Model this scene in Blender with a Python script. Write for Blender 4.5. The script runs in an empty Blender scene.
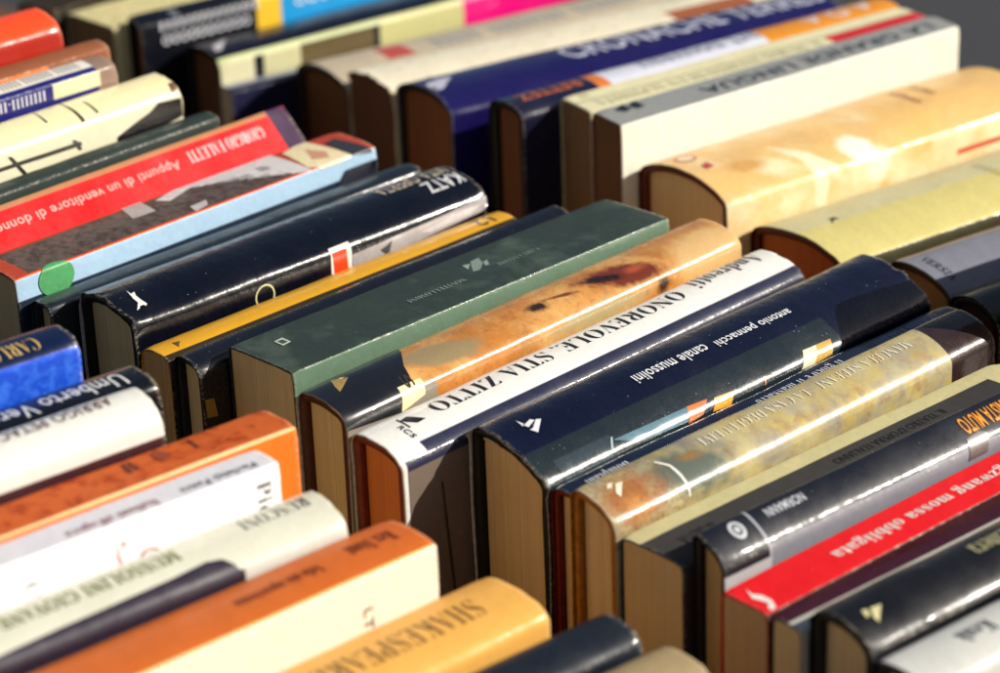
import bpy, bmesh, math, random
from math import radians, sin, cos, pi
from mathutils import Vector, Matrix, noise as mnoise

sc = bpy.context.scene
col = sc.collection

# ------------------------------------------------------------------ camera
PITCH, ROLL, HC = radians(23.5), radians(2.2), 0.541
cam_d = bpy.data.cameras.new('camera')
cam = bpy.data.objects.new('camera', cam_d)
col.objects.link(cam)
F = Vector((0, cos(PITCH), -sin(PITCH)))
R0 = Vector((1, 0, 0)); U0 = Vector((0, sin(PITCH), cos(PITCH)))
Rr = cos(ROLL) * R0 - sin(ROLL) * U0
Uu = cos(ROLL) * U0 + sin(ROLL) * R0
m = Matrix((( Rr.x, Uu.x, -F.x, 0), (Rr.y, Uu.y, -F.y, 0), (Rr.z, Uu.z, -F.z, HC), (0, 0, 0, 1)))
cam.matrix_world = m
cam_d.sensor_width = 36; cam_d.lens = 90
cam_d.clip_start = .05; cam_d.clip_end = 200
cam_d.dof.use_dof = True
cam_d.dof.focus_distance = .975
cam_d.dof.aperture_fstop = 7.0
cam_d.dof.aperture_blades = 9
sc.camera = cam

# ------------------------------------------------------------------ sky, sun, exposure
SUN_AZ, SUN_EL = radians(3), radians(29)          # azimuth measured from +X towards +Y
w = bpy.data.worlds.new('World'); sc.world = w; w.use_nodes = True
nt = w.node_tree
bg = nt.nodes['Background']; bg.inputs['Strength'].default_value = .05
sky = nt.nodes.new('ShaderNodeTexSky'); sky.sky_type = 'NISHITA'; sky.sun_disc = False
sky.sun_elevation = SUN_EL; sky.sun_rotation = pi / 2 - SUN_AZ
sky.air_density = 1.0; sky.dust_density = 2.0; sky.ozone_density = .6
nt.links.new(sky.outputs[0], bg.inputs[0])
sun_d = bpy.data.lights.new('sun', 'SUN'); sun_d.energy = 5.0; sun_d.angle = radians(.6)
sun_d.color = (1, .93, .82)
sun = bpy.data.objects.new('sun', sun_d); col.objects.link(sun)
S = Vector((cos(SUN_EL) * cos(SUN_AZ), cos(SUN_EL) * sin(SUN_AZ), sin(SUN_EL)))
sun.rotation_euler = S.to_track_quat('Z', 'Y').to_euler()
sun.location = S * 3
sc.view_settings.view_transform = 'Standard'; sc.view_settings.look = 'None'
sc.view_settings.exposure = .42; sc.view_settings.gamma = 1
sc.cycles.use_denoising = True
sc.cycles.max_bounces = 8; sc.cycles.diffuse_bounces = 3
sc.cycles.sample_clamp_indirect = 6


# ------------------------------------------------------------------ materials
def lin(h, a=1.0):
    h = h.lstrip('#')
    c = [int(h[i:i + 2], 16) / 255 for i in (0, 2, 4)]
    c = [x / 12.92 if x <= .04045 else ((x + .055) / 1.055) ** 2.4 for x in c]
    return (*c, a)


class NB:
    """small helper that chains shader nodes"""
    def __init__(s, name):
        s.m = bpy.data.materials.new(name); s.m.use_nodes = True
        s.t = s.m.node_tree; s.p = s.t.nodes['Principled BSDF']
    def n(s, typ, **kw):
        nd = s.t.nodes.new(typ)
        for k, v in kw.items(): setattr(nd, k, v)
        return nd
    def put(s, sock, v):
        if isinstance(v, (int, float, tuple)): sock.default_value = v
        else: s.t.links.new(v, sock)
    def math(s, op, a, b=0.0, clamp=False):
        nd = s.n('ShaderNodeMath', operation=op, use_clamp=clamp)
        s.put(nd.inputs[0], a); s.put(nd.inputs[1], b); return nd.outputs[0]
    def mix(s, f, a, b):
        nd = s.n('ShaderNodeMix', data_type='RGBA')
        s.put(nd.inputs[0], f); s.put(nd.inputs[6], a); s.put(nd.inputs[7], b); return nd.outputs[2]
    def noise(s, vec, scale, detail=4, rough=.55, dist=0):
        nd = s.n('ShaderNodeTexNoise'); s.put(nd.inputs['Vector'], vec)
        nd.inputs['Scale'].default_value = scale; nd.inputs['Detail'].default_value = detail
        nd.inputs['Roughness'].default_value = rough; nd.inputs['Distortion'].default_value = dist
        return nd.outputs[0]
    def mapr(s, v, a, b, c=0.0, d=1.0):
        nd = s.n('ShaderNodeMapRange'); s.put(nd.inputs[0], v)
        for i, x in enumerate((a, b, c, d)): nd.inputs[i + 1].default_value = x
        return nd.outputs[0]
    def band(s, x, a, b, e=.25):
        r = None
        if a > -90: r = s.mapr(x, a - e, a + e)
        if b < 900:
            q = s.mapr(x, b - e, b + e, 1, 0)
            r = q if r is None else s.math('MULTIPLY', r, q)
        return r


def finish_gloss(nb, rough, coat, seed, uv_mm, dusty=False, bump=.12):
    p = nb.p
    big = nb.noise(uv_mm, .045, 3)
    fine = nb.noise(uv_mm, .9, 3, .6)
    rr = nb.math('ADD', nb.mapr(big, .3, .7, rough * .75, rough * 1.35), nb.mapr(fine, .35, .75, -.04, .08))
    nb.put(p.inputs['Roughness'], rr)
    if coat > 0:
        p.inputs['Coat Weight'].default_value = coat * .38
        # fine scratches and rubbed patches make the varnish uneven
        st = nb.n('ShaderNodeMapping'); nb.put(st.inputs[0], uv_mm); st.inputs['Scale'].default_value = (.12, 1.6, 1)
        st.inputs['Rotation'].default_value = (0, 0, .25)
        scr = nb.noise(st.outputs[0], 1.0, 4, .7)
        nb.put(p.inputs['Coat Roughness'], nb.math('ADD', nb.mapr(scr, .35, .8, .04, .2), nb.mapr(nb.noise(uv_mm, .11, 4, .7), .5, .64, 0, .22)))
        p.inputs['Coat IOR'].default_value = 1.5
    p.inputs['Specular IOR Level'].default_value = .28 if coat > .3 else .2
    b1 = nb.n('ShaderNodeBump'); b1.inputs['Strength'].default_value = bump
    b1.inputs['Distance'].default_value = .0008
    hh = nb.math('ADD', nb.math('ADD', nb.math('MULTIPLY', big, 5.0), nb.math('MULTIPLY', nb.noise(uv_mm, .16, 2), 1.2)), nb.math('MULTIPLY', fine, .35))
    nb.put(b1.inputs['Height'], hh)
    nb.t.links.new(b1.outputs[0], p.inputs['Normal'])
    if coat > 0: nb.t.links.new(b1.outputs[0], p.inputs['Coat Normal'])


def art_material(d, idx):
    nb = NB('printed_cover_' + d['k'].lower() if False else 'printed_cover')
    uv = nb.n('ShaderNodeUVMap'); uv.uv_map = 'UVMap'
    off = nb.n('ShaderNodeVectorMath', operation='ADD'); nb.put(off.inputs[0], uv.outputs[0])
    off.inputs[1].default_value = (0, 0, idx * 37.0)
    vec = off.outputs[0]
    sep = nb.n('ShaderNodeSeparateXYZ'); nb.put(sep.inputs[0], uv.outputs[0])
    V, Uc = sep.outputs[0], sep.outputs[1]
    c = lin(d['base'])
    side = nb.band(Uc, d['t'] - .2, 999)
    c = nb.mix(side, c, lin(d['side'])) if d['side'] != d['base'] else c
    if d['side'] != d['base']:
        pass
    for a in d['art']:
        if a[0] == 'R':
            m = None
            for x, lo, hi in ((V, a[1], a[2]), (Uc, a[3], a[4])):
                lo, hi = min(lo, hi), max(lo, hi)
                q = nb.band(x, lo, hi)
                if q is not None: m = q if m is None else nb.math('MULTIPLY', m, q)
            if m is None: m = 1.0
            c = nb.mix(m, c, lin(a[5]))
        elif a[0] == 'N':
            m = nb.mapr(nb.noise(vec, a[2] / 100.0, 5, .62, .4), a[3], a[4])
            for x, lo, hi in ((V, a[5], a[6]), (Uc, a[7], a[8])):
                lo, hi = min(lo, hi), max(lo, hi)
                q = nb.band(x, lo, hi, .5)
                if q is not None: m = nb.math('MULTIPLY', m, q)
            c = nb.mix(m, c, lin(a[1]))
        elif a[0] == 'B':                     # painted patch with an uneven soft outline
            dx = nb.math('SUBTRACT', V, a[1]); dy = nb.math('SUBTRACT', Uc, a[2]); ca, sa = cos(a[5]), sin(a[5])
            px = nb.math('ADD', nb.math('MULTIPLY', dx, ca / a[3]), nb.math('MULTIPLY', dy, sa / a[3]))
            py = nb.math('ADD', nb.math('MULTIPLY', dx, -sa / a[4]), nb.math('MULTIPLY', dy, ca / a[4]))
            r = nb.math('SQRT', nb.math('ADD', nb.math('MULTIPLY', px, px), nb.math('MULTIPLY', py, py)))
            r = nb.math('ADD', r, nb.mapr(nb.noise(vec, .16, 4, .65), 0, 1, -a[8], a[8]))
            c = nb.mix(nb.mapr(r, 1 - a[7], 1 + a[7] * .4, 1, 0), c, lin(a[6]))
    # printing mottle, rubbed edges, grubby patches
    mot = nb.mapr(nb.noise(vec, .35, 5, .65), .3, .7, -.0, .09)
    lum = sum(lin(d['base'])[:3]) / 3
    c = nb.mix(mot, c, lin('#5a5046') if lum > .12 else tuple(x * .4 for x in lin(d['base'])[:3]) + (1,))
    edge = nb.math('ABSOLUTE', nb.math('SUBTRACT', Uc, d['t']))
    ed = nb.math('MULTIPLY', nb.mapr(edge, 0, .9, 1, 0), nb.mapr(nb.noise(vec, .5, 4, .7), .52, .62))
    c = nb.mix(nb.math('MULTIPLY', ed, .45 if d['gl'] >= .3 else .18), c, lin('#d8ccb8'))
    e2 = nb.math('MULTIPLY', nb.math('ADD', nb.mapr(V, 0, 1.8, 1, 0), nb.mapr(V, d['len'] - 1.8, d['len'], 0, 1)), nb.mapr(nb.noise(vec, .7, 4, .7), .45, .6))
    c = nb.mix(nb.math('MULTIPLY', e2, .55), c, lin('#b8aa94'))
    if d.get('dust'):
        vo = nb.n('ShaderNodeTexVoronoi'); nb.put(vo.inputs['Vector'], vec); vo.inputs['Scale'].default_value = .42
        sp = nb.math('MULTIPLY', nb.mapr(vo.outputs['Distance'], .05, .11, 1, 0), nb.mapr(nb.noise(vec, .12, 3), .52, .6))
        c = nb.mix(sp, c, lin('#98a0b4'))
    else:
        vo = nb.n('ShaderNodeTexVoronoi'); nb.put(vo.inputs['Vector'], vec); vo.inputs['Scale'].default_value = .22
        sp = nb.math('MULTIPLY', nb.mapr(vo.outputs['Distance'], .02, .06, 1, 0), nb.mapr(nb.noise(vec, .15, 2), .5, .54))
        c = nb.mix(nb.math('MULTIPLY', sp, .6), c, lin('#c8c4bc'))
    nb.put(nb.p.inputs['Base Color'], c)
    finish_gloss(nb, d['gl'] + .12, d['coat'], idx, vec, bump=.15 if d['wave'] > 1 else .12 if d['coat'] > .5 else .18)
    return nb.m


_pm = {}
def print_material(c, coat, rough):
    key = (c, round(coat, 1), round(rough, 2))
    if key in _pm: return _pm[key]
    nb = NB('printed_ink')
    tc = nb.n('ShaderNodeTexCoord')
    n1 = nb.noise(tc.outputs['Object'], 420, 4, .6)
    n2 = nb.noise(tc.outputs['Object'], 90, 3, .6)
    k = tuple(x * .62 for x in lin(c)[:3]) + (1,)
    cc = nb.mix(nb.math('MULTIPLY', nb.mapr(n1, .35, .7), nb.mapr(n2, .3, .7, .15, .9)), lin(c), k)
    nb.put(nb.p.inputs['Base Color'], cc)
    nb.put(nb.p.inputs['Roughness'], nb.mapr(n2, .3, .7, rough + .02, rough + .2))
    nb.p.inputs['Coat Weight'].default_value = coat * .45
    nb.p.inputs['Coat Roughness'].default_value = .14
    _pm[key] = nb.m
    return nb.m


def board_material(c):
    if ('b', c) in _pm: return _pm[('b', c)]
    nb = NB('book_cloth')
    tc = nb.n('ShaderNodeTexCoord')
    n1 = nb.noise(tc.outputs['Object'], 300, 4, .7)
    dk = tuple(x * .55 for x in lin(c)[:3]) + (1,)
    nb.put(nb.p.inputs['Base Color'], nb.mix(nb.mapr(n1, .35, .7), lin(c), dk))
    nb.p.inputs['Roughness'].default_value = .6
    b = nb.n('ShaderNodeBump'); b.inputs['Strength'].default_value = .3; b.inputs['Distance'].default_value = .0002
    nb.put(b.inputs['Height'], nb.noise(tc.outputs['Object'], 1800, 2)); nb.t.links.new(b.outputs[0], nb.p.inputs['Normal'])
    _pm[('b', c)] = nb.m
    return nb.m


def page_material(c):
    if ('p', c) in _pm: return _pm[('p', c)]
    nb = NB('page_edges')
    tc = nb.n('ShaderNodeTexCoord')
    mp = nb.n('ShaderNodeMapping'); nb.put(mp.inputs[0], tc.outputs['Object']); mp.inputs['Scale'].default_value = (30, 3600, 2)
    mp2 = nb.n('ShaderNodeMapping'); nb.put(mp2.inputs[0], tc.outputs['Object']); mp2.inputs['Scale'].default_value = (10, 900, 1.2)
    mp2.inputs['Rotation'].default_value = (.004, 0, 0)
    f = nb.noise(mp.outputs[0], 1, 3, .7)
    g = nb.noise(mp2.outputs[0], 1, 4, .7)
    stain = nb.noise(tc.outputs['Object'], 28, 4, .6)
    base = tuple(min(.82, x * 1.22) for x in lin(c)[:3]) + (1,); dk = tuple(x * .55 for x in base[:3]) + (1,); br = tuple(x * y for x, y in zip(base[:3], (.86, .74, .58))) + (1,)
    k = nb.math('ADD', nb.math('MULTIPLY', nb.mapr(f, .35, .7), .34), nb.math('MULTIPLY', nb.mapr(g, .45, .7), .42))
    cc = nb.mix(k, base, dk)
    cc = nb.mix(nb.mapr(stain, .42, .75, 0, .6), cc, br)
    nb.put(nb.p.inputs['Base Color'], cc); nb.p.inputs['Roughness'].default_value = .85
    nb.p.inputs['Specular IOR Level'].default_value = .2
    b = nb.n('ShaderNodeBump'); b.inputs['Strength'].default_value = .4; b.inputs['Distance'].default_value = .00025
    nb.put(b.inputs['Height'], nb.math('ADD', f, nb.math('MULTIPLY', g, 1.5))); nb.t.links.new(b.outputs[0], nb.p.inputs['Normal'])
    _pm[('p', c)] = nb.m
    return nb.m


# ------------------------------------------------------------------ the setting: ground far below and the stall table
def link(name, me, mats=(), parent=None):
    o = bpy.data.objects.new(name, me); col.objects.link(o)
    for x in mats: me.materials.append(x)
    if parent: o.parent = parent
    return o


def grid(name, pts, mat, kind=None):
    me = bpy.data.meshes.new(name); me.from_pydata([tuple(p) for p in pts], [], [tuple(range(len(pts)))]); me.update()
    o = link(name, me, [mat])
    if kind: o['kind'] = kind
    return o


nb = NB('asphalt'); tc = nb.n('ShaderNodeTexCoord')
nb.put(nb.p.inputs['Base Color'], nb.mix(nb.noise(tc.outputs['Object'], 60, 5), lin('#1e2024'), lin('#3c3d44')))
nb.p.inputs['Roughness'].default_value = .85
g = grid('ground', [(-60, -20, -.78), (60, -20, -.78), (60, 100, -.78), (-60, 100, -.78)], nb.m, 'structure')

nb = NB('stall_board'); tc = nb.n('ShaderNodeTexCoord')
mp = nb.n('ShaderNodeMapping'); nb.put(mp.inputs[0], tc.outputs['Object']); mp.inputs['Scale'].default_value = (3, 60, 30)
nb.put(nb.p.inputs['Base Color'], nb.mix(nb.noise(mp.outputs[0], 1, 5, .6), lin('#4a3220'), lin('#7a5636')))
nb.p.inputs['Roughness'].default_value = .6
bm = bmesh.new(); bmesh.ops.create_cube(bm, size=1)
bmesh.ops.scale(bm, vec=(2.6, 1.75, .03), verts=bm.verts)
bmesh.ops.bevel(bm, geom=bm.edges[:], offset=.004, segments=2, affect='EDGES')
me = bpy.data.meshes.new('table_top'); bm.to_mesh(me); bm.free()
tt = link('table_top', me, [nb.m]); tt['kind'] = 'structure'
TA = radians(-47)
tt.rotation_euler = (0, 0, TA); tt.location = (-.265, .535, -.0155)


# ------------------------------------------------------------------ book geometry (local frame: x along the spine, y across, z up; mm)
def profile(d):
    t, dr, cr = d['t'], d['drop'], d['crown'] * d['t']
    n = 18 if cr > 0 else 6
    p = 2.3
    def top(y): return -dr * y / t + cr * (1 - abs(2 * y / t - 1) ** p)
    r = min((2.6 if d['typ'] == 'h' else 1.0), t * .16)
    pts = []                                     # (y, z, u)
    hgt = d['h']
    for q in (hgt, 60, 30, 12, 5): pts.append((0.0, -float(q), -float(q)))
    def bez(a, c, b, k=5):
        o = []
        for i in range(k + 1):
            s = i / k
            o.append(tuple((1 - s) ** 2 * a[j] + 2 * s * (1 - s) * c[j] + s * s * b[j] for j in range(3)))
        return o
    pts += bez((0, -r, -r), (0, top(0), 0), (r, top(r), r))
    for i in range(1, n):
        y = r + (t - 2 * r) * i / n
        pts.append((y, top(y), y))
    pts += bez((t - r, top(t - r), t - r), (t, top(t), t), (t, top(t) - r, t + r))
    z0 = top(t)
    for q in (5, 12, 30, 60): pts.append((t, z0 - q, t + q))
    pts.append((t, -hgt, t + hgt + z0))
    out = []
    for q in pts:
        if not out or abs(q[0] - out[-1][0]) + abs(q[1] - out[-1][1]) > 1e-4: out.append(q)
    return out


def normals(P):
    N = []
    for i in range(len(P)):
        a = P[max(0, i - 1)]; b = P[min(len(P) - 1, i + 1)]
        dy, dz = b[0] - a[0], b[1] - a[1]
        l = math.hypot(dy, dz) or 1
        N.append((-dz / l, dy / l))
    return N


def warp(d, x, u, seed):
    """gentle waviness of a handled cover (mm)"""
    a = .42 if d['typ'] == 'h' else .25
    L = d['len']
    w = a * (mnoise.noise(Vector((x / 45, u / 30, seed * 7.1))) + .5 * mnoise.noise(Vector((x / 17, u / 14, seed * 3.3))))
    e = min(x, L - x)
    if e < 10: w += d['wave'] * .35 * (1 - max(e, 0) / 10) ** 2 * (mnoise.noise(Vector((u / 3.5, seed, x / 90))) + .25)
    # bumped corners: the ends of both long spine edges are pressed in a little, each differently
    if e < 6:
        for uc, s in ((0, 1.3), (d['t'], 7.9)):
            k = abs(u - uc)
            if k < 4: w -= (1 - e / 6) ** 2 * (1 - k / 4) * (.5 + 1.1 * abs(mnoise.noise(Vector((seed * 9.1, s, 1 if x < L / 2 else 4)))))
    return w


def shell(d, seed, off, th, x0, x1, wave, nx=30):
    """an open-bottomed folded sheet following the profile; off = inward offset of its outer face"""
    P = profile(d); N = normals(P)
    bm = bmesh.new(); uvl = bm.loops.layers.uv.new('UVMap')
    rows_o, rows_i = [], []
    xs = [x0 + (x1 - x0) * i / nx for i in range(nx + 1)]
    xs = sorted(set(xs + [x0 + 1, x0 + 2.5, x0 + 4.5, x1 - 1, x1 - 2.5, x1 - 4.5]))
    for ix, x in enumerate(xs):
        ro, ri = [], []
        for (y, z, u), (ny, nz) in zip(P, N):
            xx = x
            if wave:
                k0 = max(0, 1 - (x - x0) / 5); k1 = max(0, 1 - (x1 - x) / 5)
                xx += k0 * wave * .8 * (mnoise.noise(Vector((u / 4, seed * 5.7, 0))) + .3 * mnoise.noise(Vector((u * .9, seed, 3))))
                xx += k1 * wave * .8 * mnoise.noise(Vector((u / 4, seed * 5.7, 9)))
            wv = warp(d, x, u, seed)
            q = -off + wv
            ro.append(bm.verts.new((xx, y + ny * q, z + nz * q)))
            q2 = q - th
            ri.append(bm.verts.new((xx, y + ny * q2, z + nz * q2)))
        rows_o.append(ro); rows_i.append(ri)
    def face(vs, mi, uvs=None):
        f = bm.faces.new(vs); f.material_index = mi; f.smooth = True
        if uvs:
            for l, q in zip(f.loops, uvs): l[uvl].uv = q
    nP = len(P)
    for i in range(len(xs) - 1):
        for j in range(nP - 1):
            ua, ub = P[j][2], P[j + 1][2]
            face((rows_o[i][j], rows_o[i + 1][j], rows_o[i + 1][j + 1], rows_o[i][j + 1]), 0,
                 ((xs[i], ua), (xs[i + 1], ua), (xs[i + 1], ub), (xs[i], ub)))
            face((rows_i[i][j], rows_i[i][j + 1], rows_i[i + 1][j + 1], rows_i[i + 1][j]), 1)
    for j in range(nP - 1):
        face((rows_o[0][j], rows_o[0][j + 1], rows_i[0][j + 1], rows_i[0][j]), 1)
        face((rows_o[-1][j], rows_i[-1][j], rows_i[-1][j + 1], rows_o[-1][j + 1]), 1)
    for i in range(len(xs) - 1):
        face((rows_o[i][0], rows_i[i][0], rows_i[i + 1][0], rows_o[i + 1][0]), 1)
        face((rows_o[i][-1], rows_o[i + 1][-1], rows_i[i + 1][-1], rows_i[i][-1]), 1)
    for v in bm.verts: v.co *= .001
    bmesh.ops.recalc_face_normals(bm, faces=bm.faces)
    me = bpy.data.meshes.new('cover'); bm.to_mesh(me); bm.free()
    # keep rim edges crisp
    return me


def pages(d, seed, y0, y1, ztop, x0, x1, rnd):
    t, dr, cr = d['t'], d['drop'], d['crown'] * d['t']
    def top(y): return -dr * y / t + cr * (1 - abs(2 * y / t - 1) ** 2.3) - ztop
    bm = bmesh.new()
    ny = 22
    ys = [y0 + (y1 - y0) * i / ny for i in range(ny + 1)]
    zb = -(d['h'] - 4)
    zs = [0, 2, 6, 12, 25, 45, 80]
    front, back = [], []
    for y in ys:
        zt = top(y) - (1.2 if y in (ys[0], ys[-1]) and rnd else 0)
        rf, rb = [], []
        jag = .25 * mnoise.noise(Vector((y * 1.7, seed, 0))) + .35 * mnoise.noise(Vector((y * .35, seed, 4)))
        for z in zs + [None]:
            zz = zb if z is None else max(zb, zt - z)
            lean = .9 * mnoise.noise(Vector((seed * 3.1, zz / 60, 0)))
            yy = y + (lean * sin(pi * (y - y0) / (y1 - y0)))
            rf.append(bm.verts.new((x0 + jag, yy, zz))); rb.append(bm.verts.new((x1 + jag, yy, zz)))
        front.append(rf); back.append(rb)
    K = len(zs)
    for i in range(ny):
        for k in range(K):
            bm.faces.new((front[i][k], front[i][k + 1], front[i + 1][k + 1], front[i + 1][k]))
            bm.faces.new((back[i][k], back[i + 1][k], back[i + 1][k + 1], back[i][k + 1]))
        bm.faces.new((front[i][0], front[i + 1][0], back[i + 1][0], back[i][0]))
        bm.faces.new((front[i][K], back[i][K], back[i + 1][K], front[i + 1][K]))
    for i in (0, ny):
        for k in range(K):
            bm.faces.new((front[i][k], front[i][k + 1], back[i][k + 1], back[i][k]))
    for v in bm.verts: v.co *= .001
    bmesh.ops.recalc_face_normals(bm, faces=bm.faces)
    me = bpy.data.meshes.new('page_block'); bm.to_mesh(me); bm.free()
    return me


def headband(d, y0, y1, ztop, seed):
    """the little woven band at the near end of a hardcover's page block, plus its twin at the far end"""
    t, dr, cr = d['t'], d['drop'], d['crown'] * d['t']
    def top(y): return -dr * y / t + cr * (1 - abs(2 * y / t - 1) ** 2.3) - ztop
    bm = bmesh.new(); n = 40; rings = []
    for i in range(n + 1):
        y = y0 + (y1 - y0) * i / n
        r = .75 + .12 * (i % 2)
        rings.append([bm.verts.new((3.9 + r * cos(a * pi / 3), y, top(y) + r * sin(a * pi / 3))) for a in range(6)])
    for i in range(n):
        for k in range(6):
            bm.faces.new((rings[i][k], rings[i][(k + 1) % 6], rings[i + 1][(k + 1) % 6], rings[i + 1][k]))
    bm.faces.new(rings[0]); bm.faces.new(list(reversed(rings[-1])))
    for v in bm.verts: v.co *= .001
    bmesh.ops.recalc_face_normals(bm, faces=bm.faces)
    me = bpy.data.meshes.new('headband'); bm.to_mesh(me); bm.free()
    return me


def serif(s):
    """serif capitals and letters: the mathematical serif alphabet of the built-in font set"""
    o = ''
    for ch in s:
        if 'A' <= ch <= 'Z': o += chr(0x1D400 + ord(ch) - 65)
        elif 'a' <= ch <= 'z': o += chr(0x1D41A + ord(ch) - 97)
        else: o += ch
    return o


def text_mesh(s, bold_off=0.0):
    cu = bpy.data.curves.new('lettering', 'FONT'); cu.body = s; cu.size = 1.0
    cu.resolution_u = 4; cu.fill_mode = 'BOTH'; cu.offset = bold_off
    cu.space_character = 1.06
    o = bpy.data.objects.new('lettering', cu); col.objects.link(o)
    bpy.context.view_layer.update()
    me = bpy.data.meshes.new_from_object(o.evaluated_get(bpy.context.evaluated_depsgraph_get()))
    bpy.data.objects.remove(o); bpy.data.curves.remove(cu)
    return me


class Decals:
    """printed lettering and emblems lying on the cover's curved surface"""
    def __init__(s, d, seed):
        s.d, s.seed = d, seed
        s.P = profile(d); s.N = normals(s.P)
        s.bm = bmesh.new(); s.mats = []; s.k = 0
    def surf(s, v, u, lift):
        P, N = s.P, s.N
        if u <= P[0][2]: j, f = 0, 0
        elif u >= P[-1][2]: j, f = len(P) - 2, 1
        else:
            j = 0
            while P[j + 1][2] < u: j += 1
            f = (u - P[j][2]) / ((P[j + 1][2] - P[j][2]) or 1)
        y = P[j][0] * (1 - f) + P[j + 1][0] * f; z = P[j][1] * (1 - f) + P[j + 1][1] * f
        ny = N[j][0] * (1 - f) + N[j + 1][0] * f; nz = N[j][1] * (1 - f) + N[j + 1][1] * f
        q = lift + warp(s.d, v, u, s.seed)
        return (v, y + ny * q, z + nz * q)
    def add(s, me_or_bm, mat):
        """2D mesh in (v, u) -> wrapped"""
        b = me_or_bm
        us = [v.co.y for v in b.verts]
        if not us: return
        lo, hi = min(us), max(us)
        cuts = sorted(set([p[2] for p in s.P if lo < p[2] < hi]))
        for c in cuts:
            bmesh.ops.bisect_plane(b, geom=b.verts[:] + b.edges[:] + b.faces[:], dist=1e-5, plane_co=(0, c, 0), plane_no=(0, 1, 0))
        vs = [v.co.x for v in b.verts]; lo, hi = min(vs), max(vs)
        c = lo + 6
        while c < hi:
            bmesh.ops.bisect_plane(b, geom=b.verts[:] + b.edges[:] + b.faces[:], dist=1e-5, plane_co=(c, 0, 0), plane_no=(1, 0, 0))
            c += 6
        s.k += 1
        if mat not in s.mats: s.mats.append(mat)
        mi = s.mats.index(mat); L = s.d['len']
        mp = {}
        for v in b.verts:
            mp[v] = s.bm.verts.new(s.surf(min(max(v.co.x, .3), L - .3), v.co.y, .09 + .035 * s.k))
        for f in b.faces:
            if f.calc_area() < 1e-7: continue
            try: nf = s.bm.faces.new([mp[v] for v in f.verts])
            except ValueError: continue
            nf.material_index = mi; nf.smooth = True
        b.free()
    def poly(s, pts, mat):
        b = bmesh.new()
        vs = [b.verts.new((p[0], p[1], 0)) for p in pts]
        f = b.faces.new(vs)
        bmesh.ops.triangulate(b, faces=[f]); s.add(b, mat)
    def text(s, mode, txt, v0, v1, u0, u1, mat, font):
        if font == 's': me = text_mesh(serif(txt), -.012)
        elif font == 'sb': me = text_mesh(serif(txt), .004)
        else: me = text_mesh(txt, .012)
        if not me.vertices: return
        b = bmesh.new(); b.from_mesh(me); bpy.data.meshes.remove(me)
        for v in b.verts: v.co.z = 0
        xs = [v.co.x for v in b.verts]; ys = [v.co.y for v in b.verts]
        x0, x1 = min(xs), max(xs); y0, y1 = min(ys), max(ys)
        for v in b.verts:
            fx = (v.co.x - x0) / (x1 - x0); fy = (v.co.y - y0) / (y1 - y0)
            if mode == 'TA':      # reads across the spine, tops towards the far end
                v.co.x = v0 + (fy - .5) * v1; v.co.y = u0 + (u1 - u0) * fx
            elif mode == 'TF':    # reads from near to far, tops towards the back row
                v.co.x = v0 + (v1 - v0) * fx; v.co.y = u1 + (u0 - u1) * fy
            else:                 # reads from far to near
                v.co.x = v0 + (v1 - v0) * fx; v.co.y = u0 + (u1 - u0) * fy
        s.add(b, mat)
    def build(s, name, parent):
        if not s.bm.faces: s.bm.free(); return None
        for v in s.bm.verts: v.co *= .001
        me = bpy.data.meshes.new(name); s.bm.normal_update(); s.bm.to_mesh(me); s.bm.free()
        return link(name, me, s.mats, parent)


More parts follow.
